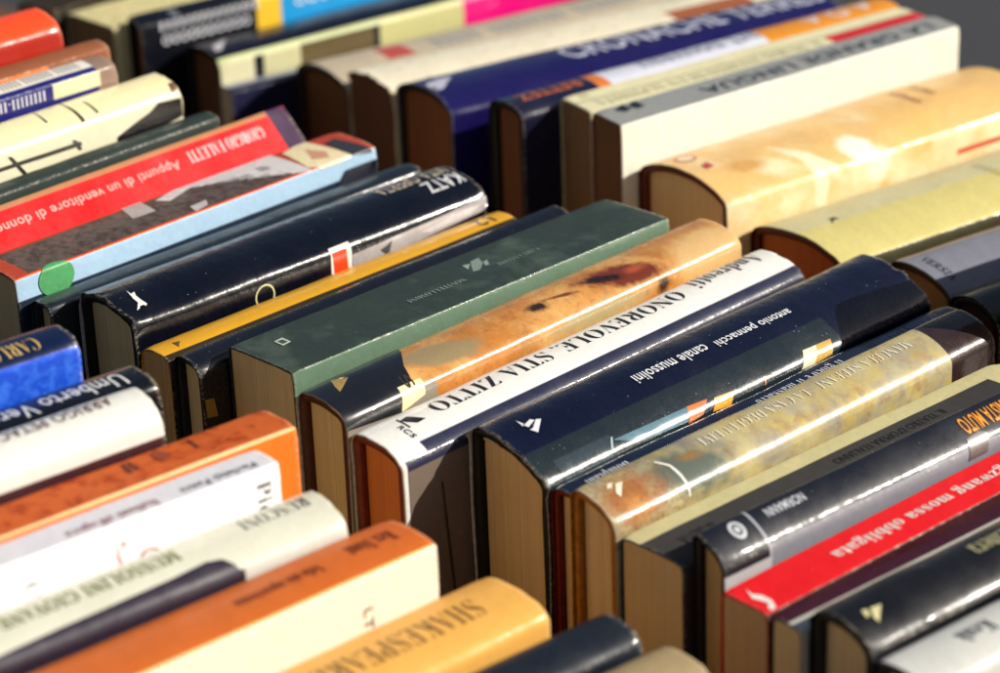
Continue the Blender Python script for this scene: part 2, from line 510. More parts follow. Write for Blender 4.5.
def make_book(d, idx):
    seed = idx * 1.37 + .5
    d['h'] = round(d['o'][2] * 1000 - .3, 1)
    root = bpy.data.objects.new('book', None); col.objects.link(root)
    yaw = radians(d['yaw'])
    # local x = along the spine, local y = towards the neighbour nearer the camera, local z = up: a rotation about z by yaw, y = -left
    Lx = Vector((cos(yaw), sin(yaw), 0)); Ty = Vector((sin(yaw), -cos(yaw), 0))
    # left-handed pair: mirror handled by building with y -> -y
    root.rotation_euler = (0, 0, yaw)
    root.location = (d['o'][0], d['o'][1], 0)
    root['label'] = d['label']; root['category'] = 'book'
    root['group'] = 'second-hand books standing spine up'
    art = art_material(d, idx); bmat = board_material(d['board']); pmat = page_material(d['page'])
    L, t = d['len'], d['t']
    if d['typ'] == 'h':
        bt = min(3.2, t * .12)
        cv = link('cover_boards', shell(d, seed, .55, bt, 1.2, L - 1.2, 0, 14), [bmat, bmat], root)
        jk = link('dust_jacket', shell(d, seed, 0, .28, 0, L, max(.7, d['wave'])), [art, board_material('#cfc8bb' if d['wave'] else d['board'])], root)
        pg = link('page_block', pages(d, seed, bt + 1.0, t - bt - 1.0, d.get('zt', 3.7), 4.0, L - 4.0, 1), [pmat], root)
        link('headband', headband(d, bt + 1.2, t - bt - 1.2, d.get('zt', 3.7) - .4, seed), [board_material(('#8a2a20', '#c8b890', '#d8d0c0', '#6a5a3a')[idx % 4])], root)
        top = jk
    else:
        th = .45
        jk = link('cover', shell(d, seed, 0, th, 0, L, max(.4, d['wave'])), [art, board_material(d['board'])], root)
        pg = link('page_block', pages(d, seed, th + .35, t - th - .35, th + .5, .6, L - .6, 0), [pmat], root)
        top = jk
    dl0 = Decals(d, seed); em = Decals(d, seed); em.k = 0
    coat, gl = d['coat'], d['gl']
    for a in d['art']:
        if a[0] == 'P':
            em.poly(a[1], print_material(a[2], coat, gl))
            kk = em.k; em.build('printed_patch', top); em = Decals(d, seed); em.k = kk
        elif a[0] == 'E':
            em.poly([(a[1] + a[2] * cos(i * pi / 16), a[3] + a[4] * sin(i * pi / 16)) for i in range(32)], print_material(a[5], coat, gl))
            kk = em.k; em.build('printed_disc', top); em = Decals(d, seed); em.k = kk
        elif a[0] == 'O':
            for i in range(48):
                a0, a1 = i * pi / 24, (i + 1) * pi / 24
                em.poly([(a[1] + r * cos(q), a[2] + r * sin(q)) for r, q in ((a[3], a0), (a[3], a1), (a[4], a1), (a[4], a0))], print_material(a[5], coat, gl))
                em.k -= 1
            bmesh.ops.remove_doubles(em.bm, verts=em.bm.verts[:], dist=.01)
            em.build('printed_ring', top); em = Decals(d, seed); em.k = 1
    for a in d['art']:
        if a[0] in ('T', 'TF', 'TA'):
            dl = Decals(d, seed); dl.k = min(em.k, 8)
            dl.text(a[0], a[1], a[2], a[3], a[4], a[5], print_material(a[6], coat, gl), a[7])
            dl.build('lettering', top)
    em.bm.free(); dl0.bm.free()
    if d.get('slit'):
        me = bpy.data.meshes.new('page_gap')  # dark strip added in place of the shade inside a page gap
        pts = [(.0, .0, .0)]
        b = bmesh.new()
        x, y, z0, z1 = .0002, t * .45 * .001, -.022, -.1
        vs = [b.verts.new(q) for q in ((x, y, z0), (x, y + .0002, z0), (x, y + .0010, z1), (x, y, z1), (x + .002, y, z0), (x + .002, y + .0002, z0), (x + .002, y + .0010, z1), (x + .002, y, z1))]
        for q in ((0, 1, 2, 3), (4, 7, 6, 5), (0, 4, 5, 1), (1, 5, 6, 2), (2, 6, 7, 3), (3, 7, 4, 0)): b.faces.new([vs[i] for i in q])
        b.to_mesh(me); b.free()
        link('dark_gap_strip', me, [board_material('#0a0806')], root)
    # parts were modelled with y growing to the right of the spine direction and z from the spine's top edge
    for o in [root] + list(root.children_recursive):
        if o.type != 'MESH': continue
        me = o.data
        for v in me.vertices:
            v.co.y = -v.co.y; v.co.z += d['o'][2]
        me.flip_normals()
    return root


BOOKS = [  # back-row page browns are darkened to include the shade on their near ends
    {'k': 'M1', 'o': [-0.3424, 0.9778, 0.23], 'yaw': 45.45, 't': 22.2, 'drop': 5.8, 'len': 190.0, 'typ': 'h', 'crown': 0.12, 'base': '#f04a1c', 'side': '#a82414', 'board': '#5a1410', 'page': '#e2bc8c', 'gl': 0.2, 'coat': 0.8, 'wave': 0, 'label': 'bright orange-red hardcover at the far left, between the frame edge and the tan page blocks', 'art': []},  # darker red side has the shadow on it put into its colour
    {'k': 'M2', 'o': [-0.3199, 0.9631, 0.215], 'yaw': 46.55, 't': 13.4, 'drop': 1.0, 'len': 200.0, 'typ': 'p', 'crown': 0.1, 'base': '#8a5236', 'side': '#8a5236', 'board': '#8a5236', 'page': '#e2bc8c', 'gl': 0.5, 'coat': 0, 'wave': 0, 'label': 'thin worn brown book directly beside the bright orange-red hardcover', 'art': [('R', -99.0, 165.0, 13.4, 23.4, '#d8783a')]},
    {'k': 'M3', 'o': [-0.3156, 0.9422, 0.215], 'yaw': 45.78, 't': 12.9, 'drop': 2.6, 'len': 200.0, 'typ': 'p', 'crown': 0.05, 'base': '#dcd8cc', 'side': '#dcd8cc', 'board': '#dcd8cc', 'page': '#e2bc8c', 'gl': 0.3, 'coat': 0.8, 'wave': 0, 'label': 'white and navy paperback with worn top corner, beside the cream torn-jacket book', 'art': [('R', -99.0, 189.6, 9.3, 999.0, '#15186a'), ('R', 189.6, 999.0, -99.0, 999.0, '#8a7264'), ('T', 'IIIIII IIIIIII IIIII', 184.5, 142.1, 1.9, 7.7, '#8d8f96', 's'), ('T', 'IIIIIIII-II', 160.3, 135.4, 14.4, 18.9, '#e8e6f0', 's'), ('R', 164.5, 190.4, 12.9, 19.9, '#d9d4ae')]},
    {'k': 'M4', 'o': [-0.2899, 0.942, 0.204], 'yaw': 47.37, 't': 21.1, 'drop': 4.6, 'len': 200.0, 'typ': 'h', 'crown': 0.12, 'base': '#e9dfae', 'side': '#d8d4b8', 'board': '#4a2a1c', 'page': '#e2bc8c', 'gl': 0.2, 'coat': 0.8, 'wave': 0.8, 'label': 'cream hardcover with a torn jacket corner and black pen strokes on the spine', 'art': [('P', [(130.5, 3.5), (130.8, 4.4), (130.0, 14.8), (128.7, 14.9)], '#4a4a3c'), ('P', [(145.5, 1.9), (145.9, 4.2), (146.2, 20.2), (144.1, 20.6)], '#3c3c34'), ('P', [(154.5, 8.1), (155.1, 8.7), (155.3, 18.2), (153.6, 18.8)], '#6a6a58'), ('P', [(161.5, 31.8), (172.3, 28.3), (181.3, 25.7), (186.4, 22.8), (202.9, 24.0), (200.7, 32.4), (161.3, 37.8)], '#120d10'), ('P', [(94.6, 27.8), (141.1, 28.0), (141.9, 30.0), (94.3, 29.5)], '#2c2c28'), ('P', [(102.5, 24.3), (104.5, 24.8), (111.2, 34.0), (109.6, 34.4)], '#24241f'), ('P', [(136.9, 26.3), (139.0, 26.9), (141.7, 31.8), (140.0, 31.8)], '#3a3a34'), ('P', [(197.5, 15.8), (200.6, 16.3), (198.4, 21.4), (195.4, 20.5)], '#6a4a30')]},
    {'k': 'M5', 'o': [-0.2721, 0.9277, 0.187], 'yaw': 47.7, 't': 11.0, 'drop': 0.8, 'len': 210.0, 'typ': 'h', 'crown': 0.1, 'base': '#26322f', 'side': '#26322f', 'board': '#141414', 'page': '#e2bc8c', 'gl': 0.5, 'coat': 0.1, 'wave': 0, 'label': 'dark green-black hardcover lying low between the cream torn-jacket book and the red spine', 'art': []},
    {'k': 'M6', 'o': [-0.2195, 0.9682, 0.183], 'yaw': 47.37, 't': 16.3, 'drop': 17.2, 'len': 181.9, 'typ': 'p', 'crown': 0, 'base': '#f00a12', 'side': '#7a1016', 'board': '#f00a12', 'page': '#e2bc8c', 'gl': 0.5, 'coat': 0, 'wave': 0, 'label': 'red paperback with pinkish white lettering and a purple upper end', 'art': [('R', -99.0, 999.0, -99.0, 2.1, '#a8744f'), ('R', 170.4, 999.0, -99.0, 999.0, '#34103c'), ('T', 'GIORGIO FALETTI', 163.1, 118.0, 4.4, 8.5, '#f3dcdc', 's'), ('T', 'Appunti di un venditore di donne', 111.8, 11.0, 4.9, 8.9, '#f09a92', 'b')]},
    {'k': 'M7', 'o': [-0.2121, 0.9453, 0.172], 'yaw': 46.43, 't': 26.8, 'drop': 1.8, 'len': 202.7, 'typ': 'p', 'crown': 0.02, 'base': '#a83c28', 'side': '#a2c2dc', 'board': '#8a3020', 'page': '#e2bc8c', 'gl': 0.4, 'coat': 0.2, 'wave': 0, 'label': 'wide paperback with a grey landscape photo spine framed in red and a pale blue side', 'art': [('R', 8.2, 160.5, 2.7, 24.9, '#574c48'), ('R', -99.0, 999.0, 26.0, 26.8, '#f06a28'), ('P', [(91.6, 4.7), (122.8, -4.6), (161.7, -0.3), (163.4, 26.4), (157.1, 25.4), (151.1, 7.3), (152.6, -1.0), (140.6, 8.4), (130.4, 4.0), (111.5, 4.4), (95.8, 9.5)], '#cbc8c8'), ('P', [(76.8, -2.1), (86.9, -1.1), (84.5, 13.6), (72.2, 13.3)], '#aaa2a0'), ('P', [(97.7, 20.3), (107.4, 19.5), (104.8, 23.8), (96.4, 25.6)], '#b4b0b0'), ('P', [(166.4, 3.8), (183.2, -1.0), (185.3, 9.9), (187.7, 27.0), (178.9, 28.3), (169.1, 27.8), (163.4, 23.9)], '#ded0a8'), ('P', [(176.7, 7.9), (181.6, 16.4), (178.2, 22.5), (170.7, 18.8)], '#c09070'), ('P', [(187.7, 8.8), (195.2, 7.5), (200.2, 28.6), (187.7, 27.0)], '#2c2c34'), ('N', '#3a3230', 26, 0.45, 0.6, 8.2, 160.5, 2.7, 24.9), ('R', -99.0, 999.0, 36.3, 999.0, '#14243a'), ('E', 20.2, 9, 31.8, 7.5, '#4a9c60'), ('P', [(182.9, 32.3), (199.9, 32.3), (220.5, 33.3), (217.2, 42.1), (172.6, 43.5)], '#0e1428')]},
    {'k': 'M8', 'o': [-0.1885, 0.9304, 0.16], 'yaw': 45.27, 't': 13.4, 'drop': 0.1, 'len': 208.4, 'typ': 'h', 'crown': 0.08, 'base': '#141d28', 'side': '#141d28', 'board': '#2a3644', 'page': '#e2bc8c', 'gl': 0.25, 'coat': 0.8, 'wave': 0, 'label': 'low slate-blue hardcover squeezed between the pale blue side and the black ring-marked spine', 'art': [('R', -99.0, 999.0, -99.0, 4.0, '#28323c')]},
    {'k': 'M9', 'o': [-0.169, 0.9302, 0.162], 'yaw': 43.74, 't': 36.6, 'drop': 3.8, 'len': 194.4, 'typ': 'h', 'crown': 0.13, 'base': '#050816', 'side': '#050816', 'board': '#0a0a0e', 'page': '#e2bc8c', 'gl': 0.12, 'coat': 1, 'wave': 2.4, 'label': 'black glossy hardcover with an orange-red square and a pale ring on its spine edge', 'zt': 4.8, 'art': [('O', 66.3, 44.6, 5.2, 4.5, '#d8d6a0'), ('P', [(103.0, 34.7), (114.3, 34.5), (114.3, 47.9), (102.5, 48.3)], '#e8e6da'), ('P', [(103.5, 35.9), (111.6, 35.6), (112.1, 47.2), (104.2, 47.9)], '#e8431a'), ('P', [(114.3, 41.0), (139.0, 39.8), (171.6, 38.3), (195.0, 36.6), (197.2, 39.1), (197.1, 41.9), (189.6, 43.5), (153.2, 45.9), (114.9, 47.2)], '#a8a4a8'), ('P', [(153.4, 42.2), (183.6, 39.9), (193.5, 39.0), (183.5, 42.7), (159.2, 44.0)], '#c8c4c8'), ('P', [(130.0, 43.5), (137.1, 41.1), (134.3, 47.6)], '#4a484c'), ('T', 'KATZ', 191.2, 170.4, 18.3, 27.1, '#e8e8ea', 'b'), ('T', 'VITA OPERTA', 191.3, 150.6, 7.3, 16.5, '#c9b8a4', 'b'), ('P', [(11.1, 18.0), (11.1, 21.3), (13.1, 20.7), (11.8, 23.6), (11.8, 26.8), (12.4, 29.7), (11.3, 30.5), (9.9, 27.9), (8.4, 30.4), (6.3, 31.2), (9.5, 27.7), (9.5, 24.7)], '#e8e8e6')]},
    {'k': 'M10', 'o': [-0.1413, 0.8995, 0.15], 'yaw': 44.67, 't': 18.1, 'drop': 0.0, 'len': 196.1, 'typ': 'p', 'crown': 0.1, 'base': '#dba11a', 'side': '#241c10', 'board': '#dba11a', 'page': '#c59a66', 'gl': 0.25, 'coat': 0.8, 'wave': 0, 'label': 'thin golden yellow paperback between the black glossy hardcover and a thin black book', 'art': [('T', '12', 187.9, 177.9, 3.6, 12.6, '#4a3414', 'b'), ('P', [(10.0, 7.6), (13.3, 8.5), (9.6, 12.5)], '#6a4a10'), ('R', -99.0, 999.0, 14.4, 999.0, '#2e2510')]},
    {'k': 'M11', 'o': [-0.1273, 0.8862, 0.152], 'yaw': 44.82, 't': 16.8, 'drop': 2.4, 'len': 211.8, 'typ': 'h', 'crown': 0.18, 'base': '#10131c', 'side': '#10131c', 'board': '#0c0c10', 'page': '#e2bc8c', 'gl': 0.15, 'coat': 1, 'wave': 0, 'label': 'thin black hardcover with rounded back, just left of the dark green book', 'art': [('P', [(1.4, 27.9), (5.8, 28.6), (7.0, 36.7), (1.6, 35.6)], '#a87c24'), ('P', [(15.8, -0.2), (19.4, -1.4), (11.9, 6.7)], '#3a4a70')]},
    {'k': 'M12', 'o': [-0.1048, 0.884, 0.157], 'yaw': 43.95, 't': 38.3, 'drop': 0.0, 'len': 212.2, 'typ': 'p', 'crown': 0, 'base': '#2c3934', 'side': '#607a66', 'board': '#12140f', 'page': '#e2bc8c', 'gl': 0.4, 'coat': 0.35, 'wave': 0, 'label': 'wide dark green book with a flat dusty spine and pale green glossy side', 'sgl': 0.12, 'art': [('T', 'NOVITELLOMINI', 106.3, 75.0, 19.9, 23.0, '#8fa095', 's'), ('P', [(121.3, 9.1), (126.6, 8.4), (124.0, 14.0), (117.8, 18.6), (114.4, 17.9)], '#7d9086'), ('P', [(116.1, 9.7), (119.7, 10.7), (114.6, 14.8)], '#8d9f94'), ('P', [(124.8, 13.2), (127.4, 12.9), (124.1, 17.5), (122.2, 17.0)], '#8d9f94'), ('T', 'CARTA LOMBI', 150.0, 126.4, 19.1, 21.8, '#7f9286', 's'), ('P', [(14.2, 10.5), (18.7, 9.9), (18.5, 15.6), (14.0, 16.2)], '#c0cabc'), ('P', [(14.9, 11.4), (17.5, 11.4), (17.7, 14.7), (14.9, 15.0)], '#3c4c42'), ('N', '#4c5c52', 5, 0.5, 0.8, -99.0, 999.0, -99.0, 38.3)]},
    {'k': 'M13', 'o': [-0.0773, 0.8491, 0.152], 'yaw': 45.34, 't': 27.4, 'drop': 3.4, 'len': 231.3, 'typ': 'h', 'crown': 0.12, 'base': '#c4803a', 'side': '#c4803a', 'board': '#5c2c18', 'page': '#e2bc8c', 'gl': 0.14, 'coat': 1, 'wave': 0.6, 'label': 'glossy hardcover with a golden still-life painting spine and a black lower end', 'art': [('N', '#96602c', 5, 0.4, 0.75, -99.0, 999.0, -99.0, 37.4), ('N', '#dcae68', 4, 0.42, 0.72, -99.0, 999.0, -99.0, 37.4), ('N', '#9a6030', 40, 0.52, 0.78, -99.0, 999.0, -99.0, 37.4), ('R', -99.0, 47.4, 27.4, 999.0, '#8a8074'), ('B', 140.2, 30.1, 34, 5, 0.0, '#a8966a', 0.5, 0.5), ('B', 59.6, 17.1, 20, 7, 0.2, '#94805c', 0.25, 0.3), ('B', 163.2, 18.1, 21, 7.5, 0.25, '#6a2812', 0.35, 0.6), ('B', 153.2, 16.1, 11, 2.6, 0.3, '#1c0c08', 0.5, 0.9), ('B', 171.8, 18.3, 6, 2.5, 0, '#a04a20', 0.6, 0.6), ('B', 115.3, 16.1, 6, 3.2, 0.1, '#2c1810', 0.5, 0.8), ('B', 129.4, 15.6, 10, 1.2, 0.2, '#6a3c1c', 0.6, 0.8), ('B', 214.4, 24.9, 26, 14, 0.0, '#cfa970', 0.3, 0.4), ('B', 180.0, 31.1, 4, 4, 0, '#3a2414', 0.5, 0.5), ('P', [(-3.9, 2.7), (6.0, -3.9), (53.8, -2.0), (49.0, 6.5), (41.2, 16.0), (37.2, 24.4), (29.6, 24.1), (28.3, 34.0), (-0.7, 31.5), (-2.4, 21.8)], '#15161c'), ('P', [(29.6, 24.1), (41.5, 24.2), (40.7, 31.0), (28.3, 34.0)], '#ecdcae'), ('TA', 'S', 35.6, 4.5, 20.3, 26.3, '#3a3024', 'b'), ('P', [(13.7, 4.5), (12.7, 11.7), (20.0, 8.2), (12.7, 12.8), (9.3, 14.8), (10.5, 10.7)], '#a88c50')]},
    {'k': 'M14', 'o': [-0.0567, 0.83, 0.143], 'yaw': 45.08, 't': 27.7, 'drop': 4.1, 'len': 236.4, 'typ': 'h', 'crown': 0.12, 'base': '#e4e3de', 'side': '#dcdad2', 'board': '#7a2c14', 'page': '#c4763f', 'gl': 0.35, 'coat': 0.6, 'wave': 0.6, 'label': 'white hardcover with large black serif title and navy side, reddish page block', 'art': [('R', 13.9, 999.0, 22.2, 999.0, '#151c3c'), ('R', 2.5, 999.0, 26.9, 999.0, '#151c3c'), ('T', 'Andreotti', 229.8, 186.3, 3.3, 12.7, '#26262e', 's'), ('T', 'ONOREVOLE, STIA ZITTO', 176.8, 33.3, 4.4, 13.9, '#15151c', 's'), ('R', 3.0, 999.0, 31.2, 999.0, '#6e6056'), ('P', [(17.8, 8.4), (22.0, 7.3), (26.3, 13.5), (21.8, 13.9), (19.0, 10.9)], '#15151c'), ('P', [(18.1, 6.5), (17.5, 14.5), (16.8, 14.8), (17.2, 6.9)], '#15151c'), ('P', [(18.9, 40.9), (19.9, 41.3), (24.6, 93.5), (23.0, 92.9)], '#120e0c'), ('TA', 'RCS', 14.4, 2.6, 11.6, 20.0, '#26262e', 'b')]},  # tan-brown lower side paints a warm reflection onto the navy jacket
    {'k': 'M16', 'o': [-0.0129, 0.8338, 0.142], 'yaw': 43.28, 't': 40.2, 'drop': 10.8, 'len': 228.7, 'typ': 'h', 'crown': 0.13, 'base': '#070c26', 'side': '#070c26', 'board': '#07070a', 'page': '#e2bc8c', 'gl': 0.14, 'coat': 1, 'wave': 2.6, 'label': 'wide navy hardcover with white lower-case title and small orange and pale blue artwork', 'dust': 1, 'zt': 5.6, 'art': [('R', -99.0, 170.8, 27.3, 999.0, '#1b262c'), ('R', 10.0, 39.3, 33.7, 999.0, '#2c3a42'), ('P', [(39.4, 36.0), (53.8, 36.2), (79.7, 36.6), (76.2, 41.3), (60.5, 40.7), (50.1, 40.2)], '#567c8c'), ('P', [(79.3, 36.5), (90.6, 37.0), (84.8, 41.4), (76.2, 42.1)], '#c8713a'), ('P', [(93.9, 37.7), (104.3, 38.3), (101.0, 42.9), (90.5, 42.1)], '#e8a030'), ('P', [(122.0, 38.4), (123.3, 38.4), (122.4, 41.3), (121.2, 41.7)], '#b87040'), ('P', [(148.5, 36.2), (157.0, 36.4), (151.3, 42.5), (143.2, 42.3)], '#ded8b8'), ('P', [(157.0, 36.4), (165.6, 36.6), (162.6, 41.9), (151.3, 42.5)], '#caa24c'), ('P', [(38.9, 35.0), (40.0, 34.9), (36.7, 38.5), (35.6, 38.5)], '#a8b8c0'), ('T', 'antonio pennacchi', 162.1, 117.0, 15.3, 20.9, '#e4e6ea', 'b'), ('T', 'canale mussolini', 112.2, 70.6, 15.3, 20.9, '#e4e6ea', 'b'), ('P', [(13.6, 11.0), (14.3, 14.5), (12.9, 15.6)], '#e8e8ec'), ('P', [(13.6, 15.3), (18.3, 13.7), (19.4, 15.1), (14.3, 17.1)], '#e8e8ec'), ('P', [(20.1, 15.0), (21.9, 16.0), (15.1, 21.2), (13.6, 18.4), (15.3, 18.4)], '#e8e8ec')]},
    {'k': 'M17', 'o': [0.016, 0.8051, 0.1306], 'yaw': 42.59, 't': 15.3, 'drop': 0.0, 'len': 227.9, 'typ': 'h', 'crown': 0.05, 'base': '#0f1630', 'side': '#0f1630', 'board': '#7a1208', 'page': '#e2bc8c', 'gl': 0.18, 'coat': 1, 'wave': 0, 'label': 'thin navy hardcover with small white serif title and red boards, beside the wide navy hardcover', 'art': [('T', 'Bompiani', 32.8, 11.0, 4.6, 11.5, '#dfe2ea', 's'), ('T', 'Il gioco e il massacro', 154.9, 104.0, 4.6, 11.5, '#dfe2ea', 's'), ('T', 'Ennio Flaiano', 214.0, 177.4, 4.6, 10.7, '#6f7cab', 's')]},
    {'k': 'M18', 'o': [0.0224, 0.7885, 0.1381], 'yaw': 42.53, 't': 22.3, 'drop': 6.9, 'len': 220.2, 'typ': 'h', 'crown': 0.14, 'base': '#b5ab82', 'side': '#b5ab82', 'board': '#b8740e', 'page': '#e2bc8c', 'gl': 0.18, 'coat': 1, 'wave': 0, 'label': 'hardcover with a mottled yellow-grey painted spine, pale serif title and dark brown upper end', 'art': [('N', '#857f78', 6, 0.4, 0.72, -99.0, 999.0, -99.0, 32.3), ('N', '#bda757', 8, 0.45, 0.75, -99.0, 999.0, -99.0, 32.3), ('N', '#94704e', 14, 0.5, 0.8, -99.0, 999.0, -99.0, 32.3), ('B', 45.0, 16.4, 22, 11, 0.2, '#5a6258', 0.5, 0.5), ('B', 15.3, 16.9, 15, 11, 0.1, '#a06638', 0.5, 0.8), ('B', 15.2, 19.9, 7, 4, 0.1, '#c08440', 0.7, 0.9), ('N', '#7a5430', 60, 0.48, 0.75, 1.0, 36.1, -99.0, 32.3), ('B', 49.9, 11.9, 6, 2.5, 0.1, '#8a6a3c', 0.6, 0.8), ('P', [(35.6, 7.5), (39.3, 11.9), (39.9, 17.2), (39.4, 21.3), (38.7, 24.8), (38.0, 24.5), (38.4, 21.0), (38.5, 17.3), (38.2, 12.4), (34.9, 8.1)], '#e8e6dc'), ('P', [(11.4, 7.5), (13.3, 8.1), (11.2, 10.2), (9.2, 9.6)], '#f0ead0'), ('P', [(13.8, 9.1), (16.8, 9.7), (10.8, 15.0), (10.5, 12.8)], '#f0ead0'), ('R', 191.8, 999.0, -99.0, 999.0, '#2a1a1c'), ('T', 'MANUELA STEFANI', 180.9, 125.7, 6.7, 11.2, '#e0dcc8', 's'), ('T', 'LA CASA DEGLI ULIVI', 119.3, 58.7, 6.7, 11.2, '#e0dcc8', 's')]},
    {'k': 'M19', 'o': [0.0394, 0.773, 0.1267], 'yaw': 40.74, 't': 30.5, 'drop': 0.0, 'len': 207.8, 'typ': 'p', 'crown': 0.02, 'base': '#3d3a38', 'side': '#3d3a38', 'board': '#3d3a38', 'page': '#c8ac7e', 'gl': 0.45, 'coat': 0.1, 'wave': 0, 'label': 'paperback with a cream strip and dark grey spine printed in black capitals', 'art': [('R', -99.0, 192.1, -99.0, 9.2, '#cdc492'), ('R', 192.1, 999.0, -99.0, 999.0, '#cdc492'), ('T', "IL TEATRO D'OPERA ITALIANO", 157.4, 95.0, 13.4, 17.7, '#0e0c0e', 'b'), ('T', 'ROMANO NARDUCCI', 144.2, 107.4, 23.2, 27.5, '#121012', 'b'), ('R', 132.8, 116.7, 20.2, 21.4, '#141214'), ('T', 'OPERETTA', 29.5, 12.0, 15.3, 22.0, '#141214', 'b')]},
    {'k': 'M20', 'o': [0.0626, 0.7519, 0.1385], 'yaw': 39.83, 't': 15.5, 'drop': 8.2, 'len': 210.0, 'typ': 'h', 'crown': 0.13, 'base': '#151823', 'side': '#151823', 'board': '#1c1a1c', 'page': '#c0a070', 'gl': 0.3, 'coat': 0.6, 'wave': 0, 'label': 'silver-grey and black glossy hardcover with a white round emblem at its lower end', 'art': [('R', 23.1, 999.0, 14.7, 999.0, '#80848e'), ('R', -99.0, 23.1, 19.0, 999.0, '#b4b4b8'), ('R', 22.6, 23.5, -99.0, 999.0, '#b0b4bc'), ('E', 14.7, 3.2, 7.0, 3.4, '#c9ccd2'), ('E', 14.7, 2, 7.0, 2.2, '#474c5a'), ('E', 14.7, 1.1, 7.0, 1.2, '#c9ccd2'), ('T', 'NORMANN', 48.9, 29.8, 4.3, 7.8, '#c9ccd4', 'b'), ('T', 'AMISTA MUTO', 160.2, 131.6, 4.7, 11.2, '#f09a22', 'b'), ('P', [(129.3, 12.3), (137.2, 11.4), (140.7, 12.8), (137.2, 18.9), (126.9, 19.0)], '#5f5a58'), ('B', 132.5, 6.6, 10, 5, 0, '#23262e', 0.5, 0.5)]},
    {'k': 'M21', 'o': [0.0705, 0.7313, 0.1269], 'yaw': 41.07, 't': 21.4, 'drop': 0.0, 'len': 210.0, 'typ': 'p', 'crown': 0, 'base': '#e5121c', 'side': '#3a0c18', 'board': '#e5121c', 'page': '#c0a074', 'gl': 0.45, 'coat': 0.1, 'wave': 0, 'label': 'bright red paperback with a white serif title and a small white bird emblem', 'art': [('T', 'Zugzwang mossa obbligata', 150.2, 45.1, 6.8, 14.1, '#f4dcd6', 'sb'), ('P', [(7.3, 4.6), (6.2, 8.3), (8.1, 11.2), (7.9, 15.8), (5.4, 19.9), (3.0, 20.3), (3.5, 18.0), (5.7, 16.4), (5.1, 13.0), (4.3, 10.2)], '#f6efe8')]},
    {'k': 'M22', 'o': [0.0856, 0.7153, 0.1259], 'yaw': 39.09, 't': 13.9, 'drop': 0.0, 'len': 200.0, 'typ': 'p', 'crown': 0.02, 'base': '#3c1024', 'side': '#3c1024', 'board': '#3c1024', 'page': '#e2bc8c', 'gl': 0.4, 'coat': 0.2, 'wave': 0, 'label': 'thin maroon and pale grey paperback right beside the bright red one', 'art': [('R', -99.0, 999.0, 6.9, 999.0, '#c2c2b6'), ('T', 'IIIIIIIII', 110.6, 91.4, 8.3, 12.5, '#8a5a50', 's'), ('T', 'IIIIIIII', 33.7, 20.1, 8.3, 11.8, '#8a8a84', 's')]},
    {'k': 'M23', 'o': [0.0967, 0.7056, 0.1325], 'yaw': 38.75, 't': 27.7, 'drop': 3.8, 'len': 210.0, 'typ': 'h', 'crown': 0.17, 'base': '#0d0d13', 'side': '#0d0d13', 'board': '#0a0a0c', 'page': '#e2bc8c', 'gl': 0.3, 'coat': 0.6, 'wave': 0, 'label': 'black rounded hardcover with a small gold emblem near the bottom right corner', 'art': [('P', [(9.3, 14.0), (11.4, 14.2), (10.6, 16.7), (8.3, 17.5)], '#d8cf9a'), ('P', [(12.9, 14.5), (17.5, 15.1), (10.6, 20.6), (10.4, 18.2)], '#d8cf9a'), ('T', 'Libera', 84.5, 66.2, 8.3, 17.2, '#bcb68a', 's')]},
    {'k': 'M24', 'o': [0.1133, 0.6804, 0.1284], 'yaw': 38.3, 't': 25.7, 'drop': 0.0, 'len': 210.0, 'typ': 'h', 'crown': 0.1, 'base': '#cfd0ca', 'side': '#cfd0ca', 'board': '#26262a', 'page': '#e2bc8c', 'gl': 0.35, 'coat': 0.8, 'wave': 0, 'label': 'pale grey hardcover with blurred black lettering in the bottom right corner', 'art': [('T', 'Kenk', 42.8, 27.0, 9.0, 15.9, '#3a3c44', 'sb'), ('R', -99.0, 999.0, -99.0, 3.1, '#4a4e58')]},
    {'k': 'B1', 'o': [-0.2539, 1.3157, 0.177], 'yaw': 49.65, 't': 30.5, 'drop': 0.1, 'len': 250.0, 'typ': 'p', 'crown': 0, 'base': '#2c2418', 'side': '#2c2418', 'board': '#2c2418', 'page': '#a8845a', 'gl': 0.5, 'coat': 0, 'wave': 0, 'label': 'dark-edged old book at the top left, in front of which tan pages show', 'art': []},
    {'k': 'B1b', 'o': [-0.2257, 1.3008, 0.174], 'yaw': 41.88, 't': 44.3, 'drop': 0.0, 'len': 250.0, 'typ': 'p', 'crown': 0, 'base': '#dcd29c', 'side': '#dcd29c', 'board': '#dcd29c', 'page': '#8a6a44', 'gl': 0.5, 'coat': 0, 'wave': 0, 'label': 'pale cream ridged book at the top edge, left of the black and sky-blue book', 'art': [('N', '#a8966a', 60, 0.5, 0.6, -99.0, 999.0, -99.0, 44.3)]},
